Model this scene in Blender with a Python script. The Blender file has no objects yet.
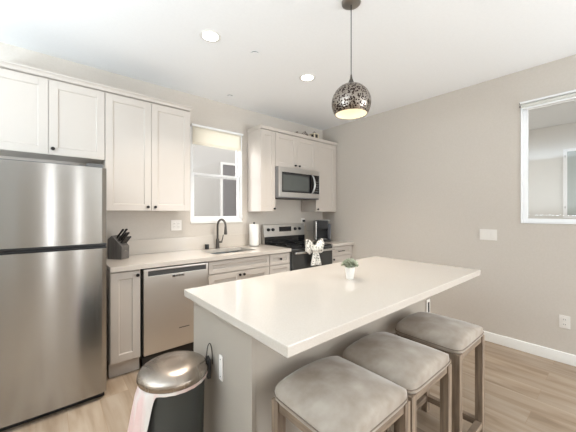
import bpy, bmesh, math, random
from mathutils import Vector, Matrix

random.seed(7)
scene = bpy.context.scene
COL = scene.collection
PI = math.pi

# ------------------------------------------------------------------ camera, world, lights, exposure
cam_d = bpy.data.cameras.new('camera')
cam = bpy.data.objects.new('camera', cam_d)
COL.objects.link(cam)
cam.location = (0, 0, 1.3457)
cam.rotation_euler = (PI / 2, 0, -math.radians(40.3))
cam_d.sensor_width = 36
cam_d.lens = 36 * 284.47 / 576
cam_d.shift_y = -(216 - 213.16) / 576
cam_d.clip_start = 0.02
scene.camera = cam

world = bpy.data.worlds.new('overcast_sky')
scene.world = world
world.use_nodes = True
wbg = world.node_tree.nodes['Background']
wbg.inputs['Color'].default_value = (1.0, 0.99, 0.975, 1)
wbg.inputs['Strength'].default_value = 2.2


def area(name, loc, rot, sx, sy, power, color=(1, 1, 1)):
    d = bpy.data.lights.new(name, 'AREA')
    d.shape = 'RECTANGLE'
    d.size, d.size_y = sx, sy
    d.energy = power
    d.color = color
    o = bpy.data.objects.new(name, d)
    COL.objects.link(o)
    o.location, o.rotation_euler = loc, rot
    return o


# two added upward fills, then daylight by the living room openings behind the camera
FILL_TINT = (0.72, 0.875, 1.0)
area('fill_up_rear_right', (2.6, -2.6, 1.2), (PI, 0, 0), 1.1, 0.9, 68, FILL_TINT)  # fill light added behind the camera, aimed at the ceiling
area('fill_up_left', (-1.9, 1.0, 1.3), (PI, 0, 0), 0.7, 2.0, 158, FILL_TINT)  # fill light added left of the view to brighten the ceiling, no fixture there
area('daylight_right', (3.5, -2.9, 1.15), (PI / 2 + 0.05, 0, PI / 2 - 0.6), 0.7, 1.5, 125, (0.92, 0.97, 1.0))
area('sidelight_glow', (0.155, -3.38, 1.35), (PI / 2, 0, 0), 0.12, 2.1, 7, (0.95, 0.98, 1.0))
area('sidelight_glow', (1.0, -3.38, 1.35), (PI / 2, 0, 0), 0.12, 2.1, 4, (0.95, 0.98, 1.0))
# added lamp out of view, stands in for daylight through the sink window
area('sink_window_fill', (0.75, 4.0, 1.85), (PI / 2, 0, -math.radians(120)), 0.9, 1.5, 20, (1.0, 1.0, 1.0)).data.spread = 1.9

vs = scene.view_settings
vs.view_transform = 'Standard'
vs.look = 'None'
vs.gamma = 1
vs.use_curve_mapping = False
vs.exposure = 0.05
scene.display_settings.display_device = 'sRGB'

# ------------------------------------------------------------------ materials


def lin(r, g, b):
    f = lambda c: (c / 255 / 12.92) if c <= 10 else ((c / 255 + 0.055) / 1.055) ** 2.4
    return (f(r), f(g), f(b), 1)


def mat(name, rgb, rough=0.5, metal=0.0, **kw):
    m = bpy.data.materials.new(name)
    m.use_nodes = True
    b = m.node_tree.nodes['Principled BSDF']
    b.inputs['Base Color'].default_value = lin(*rgb)
    b.inputs['Roughness'].default_value = rough
    b.inputs['Metallic'].default_value = metal
    for k, v in kw.items():
        b.inputs[k.replace('_', ' ')].default_value = v
    return m


def nodes(m):
    nt = m.node_tree
    return nt, nt.nodes, nt.links, nt.nodes['Principled BSDF']


def speckle(m, scale, c1, c2, bump=0.0, stretch=(1, 1, 1), detail=4, lo=0.35, hi=0.65):
    """base colour from object-space noise, optional bump"""
    nt, N, L, b = nodes(m)
    tc = N.new('ShaderNodeTexCoord')
    mp = N.new('ShaderNodeMapping')
    mp.inputs['Scale'].default_value = stretch
    nz = N.new('ShaderNodeTexNoise')
    nz.inputs['Scale'].default_value = scale
    nz.inputs['Detail'].default_value = detail
    rp = N.new('ShaderNodeValToRGB')
    rp.color_ramp.elements[0].position = lo
    rp.color_ramp.elements[1].position = hi
    rp.color_ramp.elements[0].color = lin(*c1)
    rp.color_ramp.elements[1].color = lin(*c2)
    L.new(tc.outputs['Object'], mp.inputs['Vector'])
    L.new(mp.outputs['Vector'], nz.inputs['Vector'])
    L.new(nz.outputs['Fac'], rp.inputs['Fac'])
    L.new(rp.outputs['Color'], b.inputs['Base Color'])
    if bump:
        bp = N.new('ShaderNodeBump')
        bp.inputs['Strength'].default_value = bump
        bp.inputs['Distance'].default_value = 0.002
        L.new(nz.outputs['Fac'], bp.inputs['Height'])
        L.new(bp.outputs['Normal'], b.inputs['Normal'])
    return m


def steel(name, rgb, rough, stretch, aniso=0.5, rot=0.0, bump=0.05):
    """brushed stainless: fine stretched noise in roughness and bump"""
    m = mat(name, rgb, rough, 1.0)
    nt, N, L, b = nodes(m)
    tc = N.new('ShaderNodeTexCoord')
    mp = N.new('ShaderNodeMapping')
    mp.inputs['Scale'].default_value = stretch
    nz = N.new('ShaderNodeTexNoise')
    nz.inputs['Scale'].default_value = 1.0
    nz.inputs['Detail'].default_value = 3
    mr = N.new('ShaderNodeMapRange')
    mr.inputs['To Min'].default_value = rough - 0.025
    mr.inputs['To Max'].default_value = rough + 0.035
    L.new(tc.outputs['Object'], mp.inputs['Vector'])
    L.new(mp.outputs['Vector'], nz.inputs['Vector'])
    L.new(nz.outputs['Fac'], mr.inputs['Value'])
    L.new(mr.outputs['Result'], b.inputs['Roughness'])
    bp = N.new('ShaderNodeBump')
    bp.inputs['Strength'].default_value = bump
    bp.inputs['Distance'].default_value = 0.001
    L.new(nz.outputs['Fac'], bp.inputs['Height'])
    if bump:
        L.new(bp.outputs['Normal'], b.inputs['Normal'])
    b.inputs['Anisotropic'].default_value = aniso
    b.inputs['Anisotropic Rotation'].default_value = rot
    tg = N.new('ShaderNodeTangent')
    tg.direction_type = 'RADIAL'
    tg.axis = 'Z'
    L.new(tg.outputs['Tangent'], b.inputs['Tangent'])
    return m


def emit(name, rgb, strength):
    m = mat(name, rgb, 0.5)
    b = m.node_tree.nodes['Principled BSDF']
    b.inputs['Emission Color'].default_value = lin(*rgb)
    b.inputs['Emission Strength'].default_value = strength
    return m


def glass(name, tint=(247, 247, 247), refl=0.10):
    m = bpy.data.materials.new(name)
    m.use_nodes = True
    nt = m.node_tree
    N, L = nt.nodes, nt.links
    N.remove(N['Principled BSDF'])
    out = N['Material Output']
    tr = N.new('ShaderNodeBsdfTransparent')
    tr.inputs['Color'].default_value = lin(*tint)
    gl = N.new('ShaderNodeBsdfGlossy')
    gl.inputs['Roughness'].default_value = 0.02
    lw = N.new('ShaderNodeLayerWeight')          # Schlick reflectance, the same from either side of the thin pane
    pw = N.new('ShaderNodeMath')
    pw.operation = 'POWER'
    pw.inputs[1].default_value = 5.0
    ma = N.new('ShaderNodeMath')
    ma.operation = 'MULTIPLY_ADD'
    ma.inputs[1].default_value = 0.96
    ma.inputs[2].default_value = 0.04
    mx = N.new('ShaderNodeMixShader')
    L.new(lw.outputs['Facing'], pw.inputs[0])
    L.new(pw.outputs['Value'], ma.inputs[0])
    L.new(ma.outputs['Value'], mx.inputs['Fac'])
    L.new(tr.outputs['BSDF'], mx.inputs[1])
    L.new(gl.outputs['BSDF'], mx.inputs[2])
    L.new(mx.outputs['Shader'], out.inputs['Surface'])
    return m


def floor_mat():
    m = mat('oak_planks', (200, 170, 140), 0.42)
    nt, N, L, b = nodes(m)
    tc = N.new('ShaderNodeTexCoord')
    mp = N.new('ShaderNodeMapping')
    mp.inputs['Rotation'].default_value = (0, 0, PI / 2)
    br = N.new('ShaderNodeTexBrick')
    br.inputs['Scale'].default_value = 1.0
    br.inputs['Brick Width'].default_value = 1.25
    br.inputs['Row Height'].default_value = 0.185
    br.inputs['Mortar Size'].default_value = 0.0012
    br.inputs['Mortar Smooth'].default_value = 0.3
    br.offset = 0.37
    br.inputs['Color1'].default_value = (0, 0, 0, 1)
    br.inputs['Color2'].default_value = (1, 1, 1, 1)
    br.inputs['Mortar'].default_value = (0.5, 0.5, 0.5, 1)
    L.new(tc.outputs['Object'], mp.inputs['Vector'])
    L.new(mp.outputs['Vector'], br.inputs['Vector'])
    mp2 = N.new('ShaderNodeMapping')
    mp2.inputs['Scale'].default_value = (9, 1.1, 1)
    L.new(tc.outputs['Object'], mp2.inputs['Vector'])
    sh = N.new('ShaderNodeVectorMath')
    sh.operation = 'ADD'
    sc_ = N.new('ShaderNodeVectorMath')
    sc_.operation = 'SCALE'
    sc_.inputs['Scale'].default_value = 13.0
    L.new(br.outputs['Color'], sc_.inputs[0])
    L.new(mp2.outputs['Vector'], sh.inputs[0])
    L.new(sc_.outputs['Vector'], sh.inputs[1])
    nz = N.new('ShaderNodeTexNoise')
    nz.inputs['Scale'].default_value = 1.6
    nz.inputs['Detail'].default_value = 6
    nz.inputs['Distortion'].default_value = 0.6
    L.new(sh.outputs['Vector'], nz.inputs['Vector'])
    rp = N.new('ShaderNodeValToRGB')
    e = rp.color_ramp.elements
    e[0].position, e[0].color = 0.28, lin(138, 117, 96)
    e[1].position, e[1].color = 0.66, lin(174, 156, 137)
    k = e.new(0.46)
    k.color = lin(160, 140, 119)
    L.new(nz.outputs['Fac'], rp.inputs['Fac'])
    hs = N.new('ShaderNodeHueSaturation')
    mr = N.new('ShaderNodeMapRange')
    mr.inputs['To Min'].default_value = 0.90
    mr.inputs['To Max'].default_value = 1.06
    L.new(br.outputs['Color'], mr.inputs['Value'])
    L.new(mr.outputs['Result'], hs.inputs['Value'])
    L.new(rp.outputs['Color'], hs.inputs['Color'])
    mx = N.new('ShaderNodeMixRGB')
    mx.inputs['Color2'].default_value = lin(150, 122, 96)
    L.new(br.outputs['Fac'], mx.inputs['Fac'])
    L.new(hs.outputs['Color'], mx.inputs['Color1'])
    L.new(mx.outputs['Color'], b.inputs['Base Color'])
    bp = N.new('ShaderNodeBump')
    bp.inputs['Strength'].default_value = 0.15
    bp.inputs['Distance'].default_value = 0.002
    L.new(nz.outputs['Fac'], bp.inputs['Height'])
    L.new(bp.outputs['Normal'], b.inputs['Normal'])
    return m


def voronoi_two(name, scale, c1, c2, metal, rough, thr=0.22, alpha=False):
    m = mat(name, c1, rough, metal)
    nt, N, L, b = nodes(m)
    tc = N.new('ShaderNodeTexCoord')
    vo = N.new('ShaderNodeTexVoronoi')
    vo.inputs['Scale'].default_value = scale
    rp = N.new('ShaderNodeValToRGB')
    rp.color_ramp.elements[0].position = thr
    rp.color_ramp.elements[1].position = thr + 0.12
    rp.color_ramp.elements[0].color = lin(*c2)
    rp.color_ramp.elements[1].color = lin(*c1)
    L.new(tc.outputs['Object'], vo.inputs['Vector'])
    L.new(vo.outputs['Distance'], rp.inputs['Fac'])
    L.new(rp.outputs['Color'], b.inputs['Base Color'])
    if alpha:
        mr = N.new('ShaderNodeMapRange')
        mr.inputs['From Min'].default_value = thr - 0.05
        mr.inputs['From Max'].default_value = thr + 0.02
        L.new(vo.outputs['Distance'], mr.inputs['Value'])
        L.new(mr.outputs['Result'], b.inputs['Alpha'])
    bp = N.new('ShaderNodeBump')
    bp.inputs['Strength'].default_value = 0.5
    bp.inputs['Distance'].default_value = 0.002
    L.new(vo.outputs['Distance'], bp.inputs['Height'])
    L.new(bp.outputs['Normal'], b.inputs['Normal'])
    return m


def fabric_translucent(name, rgb):
    m = mat(name, rgb, 0.9)
    nt, N, L, b = nodes(m)
    tr = N.new('ShaderNodeBsdfTranslucent')
    tr.inputs['Color'].default_value = lin(*rgb)
    mx = N.new('ShaderNodeMixShader')
    mx.inputs['Fac'].default_value = 0.5
    L.new(b.outputs['BSDF'], mx.inputs[1])
    L.new(tr.outputs['BSDF'], mx.inputs[2])
    L.new(mx.outputs['Shader'], N['Material Output'].inputs['Surface'])
    return m


M = dict(
    wall=speckle(mat('greige_wall_paint', (206, 198, 188), 0.75), 60, (206, 198, 188), (209, 201, 192), 0.04),
    ceiling=speckle(mat('white_ceiling_paint', (243, 243, 244), 0.85), 50, (246, 246, 246), (248, 248, 248), 0.03),
    white=mat('white_semigloss_paint', (199, 190, 181), 0.38),
    trim=mat('white_trim_paint', (238, 236, 232), 0.4),
    vinyl=mat('white_window_vinyl', (242, 242, 242), 0.35),
    floor=floor_mat(),
    quartz=speckle(mat('white_quartz', (200, 191, 181), 0.10), 220, (198, 189, 179), (204, 196, 187), 0.0),
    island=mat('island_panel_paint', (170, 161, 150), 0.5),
    splash=mat('quartz_backsplash', (209, 200, 189), 0.2),
    steel_v=steel('brushed_steel_vertical', (174, 172, 169), 0.19, (180, 180, 2), 0.9, 0.25, 0.0),
    steel_h=steel('brushed_steel_horizontal', (196, 193, 189), 0.30, (2, 180, 180)),
    steel_lid=steel('brushed_steel_lid', (165, 154, 143), 0.26, (120, 3, 3)),
    steel_side=mat('grey_painted_steel', (140, 140, 141), 0.5, 0.2),
    chrome=mat('polished_chrome', (215, 215, 215), 0.12, 1.0),
    nickel=mat('brushed_nickel', (170, 168, 165), 0.28, 1.0),
    steel_dw=steel('brushed_steel_dishwasher', (205, 200, 194), 0.38, (180, 180, 2), 0.6, 0.25, 0.0),
    sinksteel=mat('sink_steel', (160, 165, 167), 0.28, 1.0),
    gun=mat('gunmetal_faucet', (92, 88, 84), 0.35, 0.85),
    black=mat('black_plastic', (24, 24, 26), 0.4),
    blackmetal=mat('black_bronze_hardware', (38, 34, 32), 0.4, 0.6),
    blackglass=mat('black_glass', (20, 21, 24), 0.06),
    ovenglass=mat('dark_oven_glass', (58, 58, 57), 0.12),
    mwglass=mat('microwave_window', (92, 96, 94), 0.12, 0.3),
    strip=mat('dark_control_strip', (98, 98, 98), 0.3, 0.5),
    shadowgap=mat('dark_gap_liner', (45, 43, 40), 0.8),
    glass=glass('clear_window_glass'),
    plate=mat('white_cover_plate', (236, 231, 225), 0.4),
    slot=mat('dark_slot', (60, 56, 52), 0.6),
    suede=None, wood=None,
    can=mat('dark_grey_can_plastic', (60, 62, 60), 0.42),
    bag=None,
    blind=fabric_translucent('cream_blind_fabric', (252, 248, 238)),
    paper=speckle(mat('white_paper', (243, 240, 234), 0.9), 90, (240, 236, 230), (246, 243, 239), 0.2),
    pot=mat('white_ceramic', (235, 231, 226), 0.3),
    soil=mat('dark_soil', (62, 50, 42), 0.95),
    leaf=speckle(mat('grey_green_succulent', (140, 146, 124), 0.6), 30, (128, 134, 112), (186, 188, 166), 0.0),
    block=speckle(mat('charcoal_knife_block', (92, 88, 85), 0.5), 40, (84, 80, 77), (104, 100, 96), 0.1, (1, 1, 0.1)),
    knife=mat('black_knife_handle', (36, 34, 33), 0.35),
    rivet=mat('steel_rivet', (200, 200, 200), 0.25, 1.0),
    lampemit=emit('lit_lamp_diffuser', (255, 250, 240), 9.0),
    bulb=emit('lit_bulb', (255, 242, 218), 7.0),
    liner=mat('cream_shade_liner', (244, 236, 220), 0.6),
    shade=voronoi_two('perforated_shade_metal', 80, (158, 149, 140), (46, 32, 26), 0.9, 0.26, 0.42),
    nwall=speckle(mat('pale_grey_stucco', (200, 200, 198), 0.9), 80, (192, 191, 189), (198, 197, 195), 0.2),
    bwall=speckle(mat('pale_beige_stucco', (240, 239, 234), 0.9), 80, (226, 224, 218), (230, 228, 222), 0.2),
    soffit=mat('white_soffit_paint', (236, 236, 234), 0.8),
    npane=mat('grey_screened_pane', (124, 122, 125), 0.25),
    bpane=mat('grey_green_pane', (160, 168, 162), 0.2),
    concrete=speckle(mat('pale_concrete', (190, 188, 184), 0.9), 20, (206, 204, 200), (216, 214, 210), 0.1),
    twig=mat('brown_twig', (92, 66, 48), 0.8),
    cream=mat('cream_painted_wood', (226, 214, 190), 0.6),
    display=mat('dark_clock_display', (26, 28, 34), 0.1),
    navy=mat('smoky_water_tank', (58, 60, 66), 0.12),
    badge=mat('silver_badge', (214, 214, 214), 0.2, 0.9),
)


def suede():
    m = mat('taupe_suede', (166, 154, 142), 0.85)
    nt, N, L, b = nodes(m)
    b.inputs['Sheen Weight'].default_value = 0.35
    b.inputs['Sheen Roughness'].default_value = 0.4
    speckle(m, 9, (136, 121, 106), (173, 162, 150), 0.12, (1, 1, 1), 6, 0.3, 0.7)
    return m


def grey_wood():
    m = mat('weathered_grey_wood', (132, 114, 96), 0.6)
    speckle(m, 6, (104, 88, 73), (150, 131, 112), 0.25, (9, 9, 0.8), 5, 0.3, 0.7)
    return m


def grey_wood_flat():
    m = mat('weathered_grey_wood_rail', (132, 114, 96), 0.6)
    speckle(m, 6, (104, 88, 73), (150, 131, 112), 0.25, (1.2, 1.2, 9), 5, 0.3, 0.7)
    return m


def bag_mat():
    m = mat('white_pink_plastic_bag', (240, 226, 222), 0.35)
    nt, N, L, b = nodes(m)
    tc = N.new('ShaderNodeTexCoord')
    wv = N.new('ShaderNodeTexNoise')
    wv.inputs['Scale'].default_value = 1.0
    mp = N.new('ShaderNodeMapping')
    mp.inputs['Scale'].default_value = (16, 16, 0.6)
    L.new(tc.outputs['Object'], mp.inputs['Vector'])
    L.new(mp.outputs['Vector'], wv.inputs['Vector'])
    rp = N.new('ShaderNodeValToRGB')
    e = rp.color_ramp.elements
    e[0].position, e[0].color = 0.42, lin(222, 214, 208)
    e[1].position, e[1].color = 0.62, lin(222, 192, 187)
    L.new(wv.outputs['Fac'], rp.inputs['Fac'])
    L.new(rp.outputs['Color'], b.inputs['Base Color'])
    b.inputs['Transmission Weight'].default_value = 0.0
    return m


def towel_mat():
    m = mat('floral_dish_towel', (232, 228, 220), 0.9)
    nt, N, L, b = nodes(m)
    tc = N.new('ShaderNodeTexCoord')
    vo = N.new('ShaderNodeTexNoise')
    vo.inputs['Scale'].default_value = 38
    vo.inputs['Detail'].default_value = 2
    rp = N.new('ShaderNodeValToRGB')
    e = rp.color_ramp.elements
    e[0].position, e[0].color = 0.36, lin(120, 118, 112)
    e[1].position, e[1].color = 0.46, lin(238, 234, 226)
    L.new(tc.outputs['Object'], vo.inputs['Vector'])
    L.new(vo.outputs['Fac'], rp.inputs['Fac'])
    L.new(rp.outputs['Color'], b.inputs['Base Color'])
    return m


M['suede'] = suede()
M['wood'] = grey_wood()
M['woodrail'] = grey_wood_flat()
M['bag'] = bag_mat()
M['towel'] = towel_mat()

# ------------------------------------------------------------------ mesh helpers


class MB:
    def __init__(self):
        self.bm = bmesh.new()
        self.bevelled = False

    def box(self, x0, y0, z0, x1, y1, z1, bev=0.0, seg=2):
        r = bmesh.ops.create_cube(self.bm, size=1)
        vs_ = r['verts']
        for v in vs_:
            v.co = Vector(((x0 + x1) / 2 + v.co.x * (x1 - x0), (y0 + y1) / 2 + v.co.y * (y1 - y0), (z0 + z1) / 2 + v.co.z * (z1 - z0)))
        if bev > 0:
            self.bevelled = True
            es = list({e for v in vs_ for e in v.link_edges})
            bmesh.ops.bevel(self.bm, geom=es, offset=bev, segments=seg, affect='EDGES', profile=0.5)
        return self

    def lathe(self, prof, c=(0, 0, 0), seg=32, axis='Z', sx=1.0, sy=1.0):
        """prof: (radius, height) list; closes ends whose radius is 0 by a fan, else caps nothing"""
        rings = []
        for r, h in prof:
            ring = []
            if r < 1e-6:
                ring = [self.bm.verts.new(self._ax(0, 0, h, c, axis))]
            else:
                for i in range(seg):
                    a = 2 * PI * i / seg
                    ring.append(self.bm.verts.new(self._ax(r * math.cos(a) * sx, r * math.sin(a) * sy, h, c, axis)))
            rings.append(ring)
        for A, B in zip(rings, rings[1:]):
            for i in range(seg):
                j = (i + 1) % seg
                if len(A) == 1 and len(B) == 1:
                    continue
                if len(A) == 1:
                    self.bm.faces.new((A[0], B[i], B[j]))
                elif len(B) == 1:
                    self.bm.faces.new((A[i], A[j], B[0]))
                else:
                    self.bm.faces.new((A[i], A[j], B[j], B[i]))
        return self

    def _ax(self, x, y, h, c, axis):
        if axis == 'Z':
            p = (x, y, h)
        elif axis == 'Y':
            p = (x, h, y)
        else:
            p = (h, x, y)
        return Vector(p) + Vector(c)

    def cyl(self, c, r, h, axis='Z', seg=24, bev=0.0):
        if bev:
            return self.lathe([(0, 0), (r - bev, 0), (r, bev), (r, h - bev), (r - bev, h), (0, h)], c, seg, axis)
        return self.lathe([(0, 0), (r, 0), (r, h), (0, h)], c, seg, axis)

    def tube(self, pts, r, seg=8, closed=False):
        pts = [Vector(p) for p in pts]
        n = len(pts)
        rr = r if isinstance(r, (list, tuple)) else [r] * n
        rings = []
        up = None
        for i, p in enumerate(pts):
            if closed:
                t = (pts[(i + 1) % n] - pts[i - 1]).normalized()
            else:
                t = (pts[min(i + 1, n - 1)] - pts[max(i - 1, 0)]).normalized()
            if up is None:
                up = Vector((0, 0, 1)) if abs(t.z) < 0.9 else Vector((1, 0, 0))
            s = t.cross(up).normalized()
            up = s.cross(t).normalized()
            rings.append([self.bm.verts.new(p + (s * math.cos(2 * PI * k / seg) + up * math.sin(2 * PI * k / seg)) * rr[i]) for k in range(seg)])
        m_ = n if closed else n - 1
        for i in range(m_):
            A, B = rings[i], rings[(i + 1) % n]
            for k in range(seg):
                self.bm.faces.new((A[k], A[(k + 1) % seg], B[(k + 1) % seg], B[k]))
        if not closed:
            self.bm.faces.new(rings[0][::-1])
            self.bm.faces.new(rings[-1])
        return self

    def prism(self, poly, axis, a, b, bev=0.0):
        """extrude a 2-D polygon along an axis: X->(y,z) poly, Y->(x,z), Z->(x,y)"""
        def P(u, v, w):
            return {'X': (w, u, v), 'Y': (u, w, v), 'Z': (u, v, w)}[axis]
        A = [self.bm.verts.new(P(u, v, a)) for u, v in poly]
        B = [self.bm.verts.new(P(u, v, b)) for u, v in poly]
        n = len(poly)
        fs = [self.bm.faces.new(A), self.bm.faces.new(B[::-1])]
        for i in range(n):
            j = (i + 1) % n
            fs.append(self.bm.faces.new((A[j], A[i], B[i], B[j])))
        if bev:
            self.bevelled = True
            es = list({e for f in fs for e in f.edges})
            bmesh.ops.bevel(self.bm, geom=es, offset=bev, segments=2, affect='EDGES', profile=0.5)
        return self

    def grid(self, fn, nu, nv, closed_u=False):
        V = [[self.bm.verts.new(fn(i / (nu if closed_u else nu - 1), j / (nv - 1))) for j in range(nv)] for i in range(nu)]
        for i in range(nu if closed_u else nu - 1):
            for j in range(nv - 1):
                k = (i + 1) % nu
                self.bm.faces.new((V[i][j], V[k][j], V[k][j + 1], V[i][j + 1]))
        return V

    def xform(self, mtx):
        bmesh.ops.transform(self.bm, matrix=mtx, verts=self.bm.verts)
        return self

    def build(self, name, m, parent=None, ang=35, solid=0.0):
        bm = self.bm
        bmesh.ops.recalc_face_normals(bm, faces=bm.faces)
        # origin: the parent's base point, or the mesh's own base
        if parent is not None:
            org = world_loc(parent)
        else:
            xs = [v.co for v in bm.verts]
            org = Vector(((min(v.x for v in xs) + max(v.x for v in xs)) / 2, (min(v.y for v in xs) + max(v.y for v in xs)) / 2, min(v.z for v in xs)))
        bmesh.ops.translate(bm, vec=-org, verts=bm.verts)
        me = bpy.data.meshes.new(name)
        bm.to_mesh(me)
        bm.free()
        me.polygons.foreach_set('use_smooth', [True] * len(me.polygons))
        me.set_sharp_from_angle(angle=math.radians(ang))
        me.materials.append(m)
        o = bpy.data.objects.new(name, me)
        COL.objects.link(o)
        if parent is not None:
            o.parent = parent
        else:
            o.location = org
        if self.bevelled:
            md = o.modifiers.new('weighted_normals', 'WEIGHTED_NORMAL')
            md.keep_sharp = True
            md.weight = 100
        if solid:
            md = o.modifiers.new('thickness', 'SOLIDIFY')
            md.thickness = solid
            md.offset = 0
        return o


def world_loc(o):
    p = Vector((0, 0, 0))
    while o is not None:
        p = p + Vector(o.location)
        o = o.parent
    return p


def tag(o, label=None, cat=None, group=None, kind=None):
    if label:
        o['label'] = label
    if cat:
        o['category'] = cat
    if group:
        o['group'] = group
    if kind:
        o['kind'] = kind
    return o


def thing(name, loc, label, cat, group=None, kind=None):
    o = bpy.data.objects.new(name, None)
    COL.objects.link(o)
    o.location = loc
    o.empty_display_size = 0.05
    return tag(o, label, cat, group, kind)


def struct(name, mb, m, parent=None):
    o = mb.build(name, m, parent)
    if parent is None:
        o['kind'] = 'structure'
    return o


def copy_tree(o, parent=None):
    c = o.copy()
    COL.objects.link(c)
    c.parent = parent
    for ch in list(o.children):
        copy_tree(ch, c)
    return c


# ------------------------------------------------------------------ room dimensions (metres)
XL, XR = -2.6, 3.551
YB, YR = 3.287, -3.4
H = 2.743
T = 0.14
CT = 0.914           # worktop height
YU = 2.965           # front of the upper cabinet doors
YC = 2.655           # front of the base cabinet doors

# ------------------------------------------------------------------ shell


def wall_with_holes(mb, u0, u1, holes, boxf):
    """boxf(u0,z0,u1,z1) adds a piece; holes = (u0,z0,u1,z1) sorted by u"""
    u = u0
    for a, z0, b, z1 in holes:
        boxf(u, 0, a, H)
        boxf(a, 0, b, z0)
        boxf(a, z1, b, H)
        u = b
    boxf(u, 0, u1, H)


KW = (1.285, 1.245, 1.985, 2.385)   # kitchen window opening x0,z0,x1,z1
RW = (-0.72, 1.245, 0.655, 2.42)    # right window opening y0,z0,y1,z1

struct('floor', MB().box(XL - T, YR - T, -0.1, XR + T, YB + T, 0), M['floor'])
struct('ceiling', MB().box(XL - T, YR - T, H, XR + T, YB + T, H + 0.1), M['ceiling'])
mb = MB()
wall_with_holes(mb, XL - T, XR + T, [KW], lambda a, z0, b, z1: mb.box(a, YB, z0, b, YB + T, z1))
struct('wall_back', mb, M['wall'])
mb = MB()
wall_with_holes(mb, YR, YB, [(-3.3, 0.6, -2.5, 2.4), RW], lambda a, z0, b, z1: mb.box(XR, a, z0, XR + T, b, z1))
struct('wall_right', mb, M['wall'])
mb = MB()
wall_with_holes(mb, YR, YB, [], lambda a, z0, b, z1: mb.box(XL - T, a, z0, XL, b, z1))
struct('wall_left', mb, M['wall'])
mb = MB()
wall_with_holes(mb, XL - T, XR + T, [(0.085, 0.3, 0.225, 2.4), (0.93, 0.3, 1.07, 2.4), (2.25, 0.4, 3.35, 2.5)], lambda a, z0, b, z1: mb.box(a, YR - T, z0, b, YR, z1))
struct('wall_front', mb, M['wall'])

mb = MB()
mb.box(-1.62, YR + 0.001, 0.0, -0.74, YR + 0.045, 2.08, 0.003)  # unseen white panel added on the rear wall to lighten the fridge reflection
struct('reflector_1', mb, M['trim'])
BBP = [(0, 0), (-0.014, 0), (-0.014, 0.082), (-0.010, 0.092), (0, 0.095)]
mb = MB()
mb.prism([(XR + a, b) for a, b in BBP], 'Y', YR, 2.66)
struct('baseboard_right', mb, M['trim'])

# ------------------------------------------------------------------ kitchen window


def ring_frame(mb, a0, z0, a1, z1, w, d0, d1, axis, bev=0.002, wb=None):
    wb = wb or w
    def bx(a, za, b, zb):
        if axis == 'Y':
            mb.box(a, d0, za, b, d1, zb, bev)
        else:
            mb.box(d0, a, za, d1, b, zb, bev)
    bx(a0, z0, a0 + w, z1)
    bx(a1 - w, z0, a1, z1)
    bx(a0 + w, z0, a1 - w, z0 + wb)
    bx(a0 + w, z1 - w, a1 - w, z1)


x0, z0, x1, z1 = KW
win = thing('window_1', ((x0 + x1) / 2, YB + 0.06, z0), None, None, kind='structure')
mb = MB()
ring_frame(mb, x0 + 0.002, z0 + 0.002, x1 - 0.002, z1 - 0.002, 0.026, YB + 0.004, YB + 0.085, 'Y', wb=0.034)
mb.build('window_frame', M['vinyl'], win)
mb = MB()
ring_frame(mb, x0 + 0.029, 1.281, x1 - 0.029, 1.830, 0.026, YB + 0.018, YB + 0.048, 'Y')
mb.build('sash', M['vinyl'], win)
mb = MB()
ring_frame(mb, x0 + 0.029, 1.790, x1 - 0.029, z1 - 0.030, 0.022, YB + 0.052, YB + 0.08, 'Y')
mb.build('sash', M['vinyl'], win)
MB().box(x0 + 0.053, YB + 0.032, 1.305, x1 - 0.053, YB + 0.036, 1.806).build('pane', M['glass'], win)
MB().box(x0 + 0.050, YB + 0.064, 1.811, x1 - 0.050, YB + 0.068, z1 - 0.051).build('pane', M['glass'], win)
# sill board and jamb
struct('trim_1', MB().box(x0 - 0.0, YB - 0.012, z0 - 0.022, x1 + 0.0, YB - 0.0005, z0 + 0.002, 0.003), M['trim'])

bl = thing('roller_blind', ((x0 + x1) / 2, YB - 0.03, 2.17), 'cream roller blind pulled a little way down the window over the sink', 'blind')
MB().box(x0 + 0.004, YB - 0.045, 2.366, x1 - 0.004, YB - 0.003, 2.392, 0.006).build('headrail', M['vinyl'], bl)
mb = MB()
mb.grid(lambda u, v: Vector((x0 + 0.02 + u * (x1 - x0 - 0.05), YB - 0.016 + 0.002 * math.sin(u * 9), 2.178 + v * 0.192)), 16, 8)
mb.build('shade_cloth', M['blind'], bl, solid=0.002)
MB().box(x0 + 0.02, YB - 0.022, 2.160, x1 - 0.03, YB - 0.008, 2.180, 0.004).build('hem_bar', M['blind'], bl)
mb = MB()
mb.tube([(x1 - 0.018, YB - 0.02, 2.35), (x1 - 0.016, YB - 0.018, 1.8), (x1 - 0.012, YB - 0.016, 1.33)], 0.003)
mb.lathe([(0, 0), (0.007, 0.01), (0.007, 0.05), (0, 0.06)], (x1 - 0.012, YB - 0.016, 1.27), 10)
mb.build('pull_cord', M['vinyl'], bl)

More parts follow.
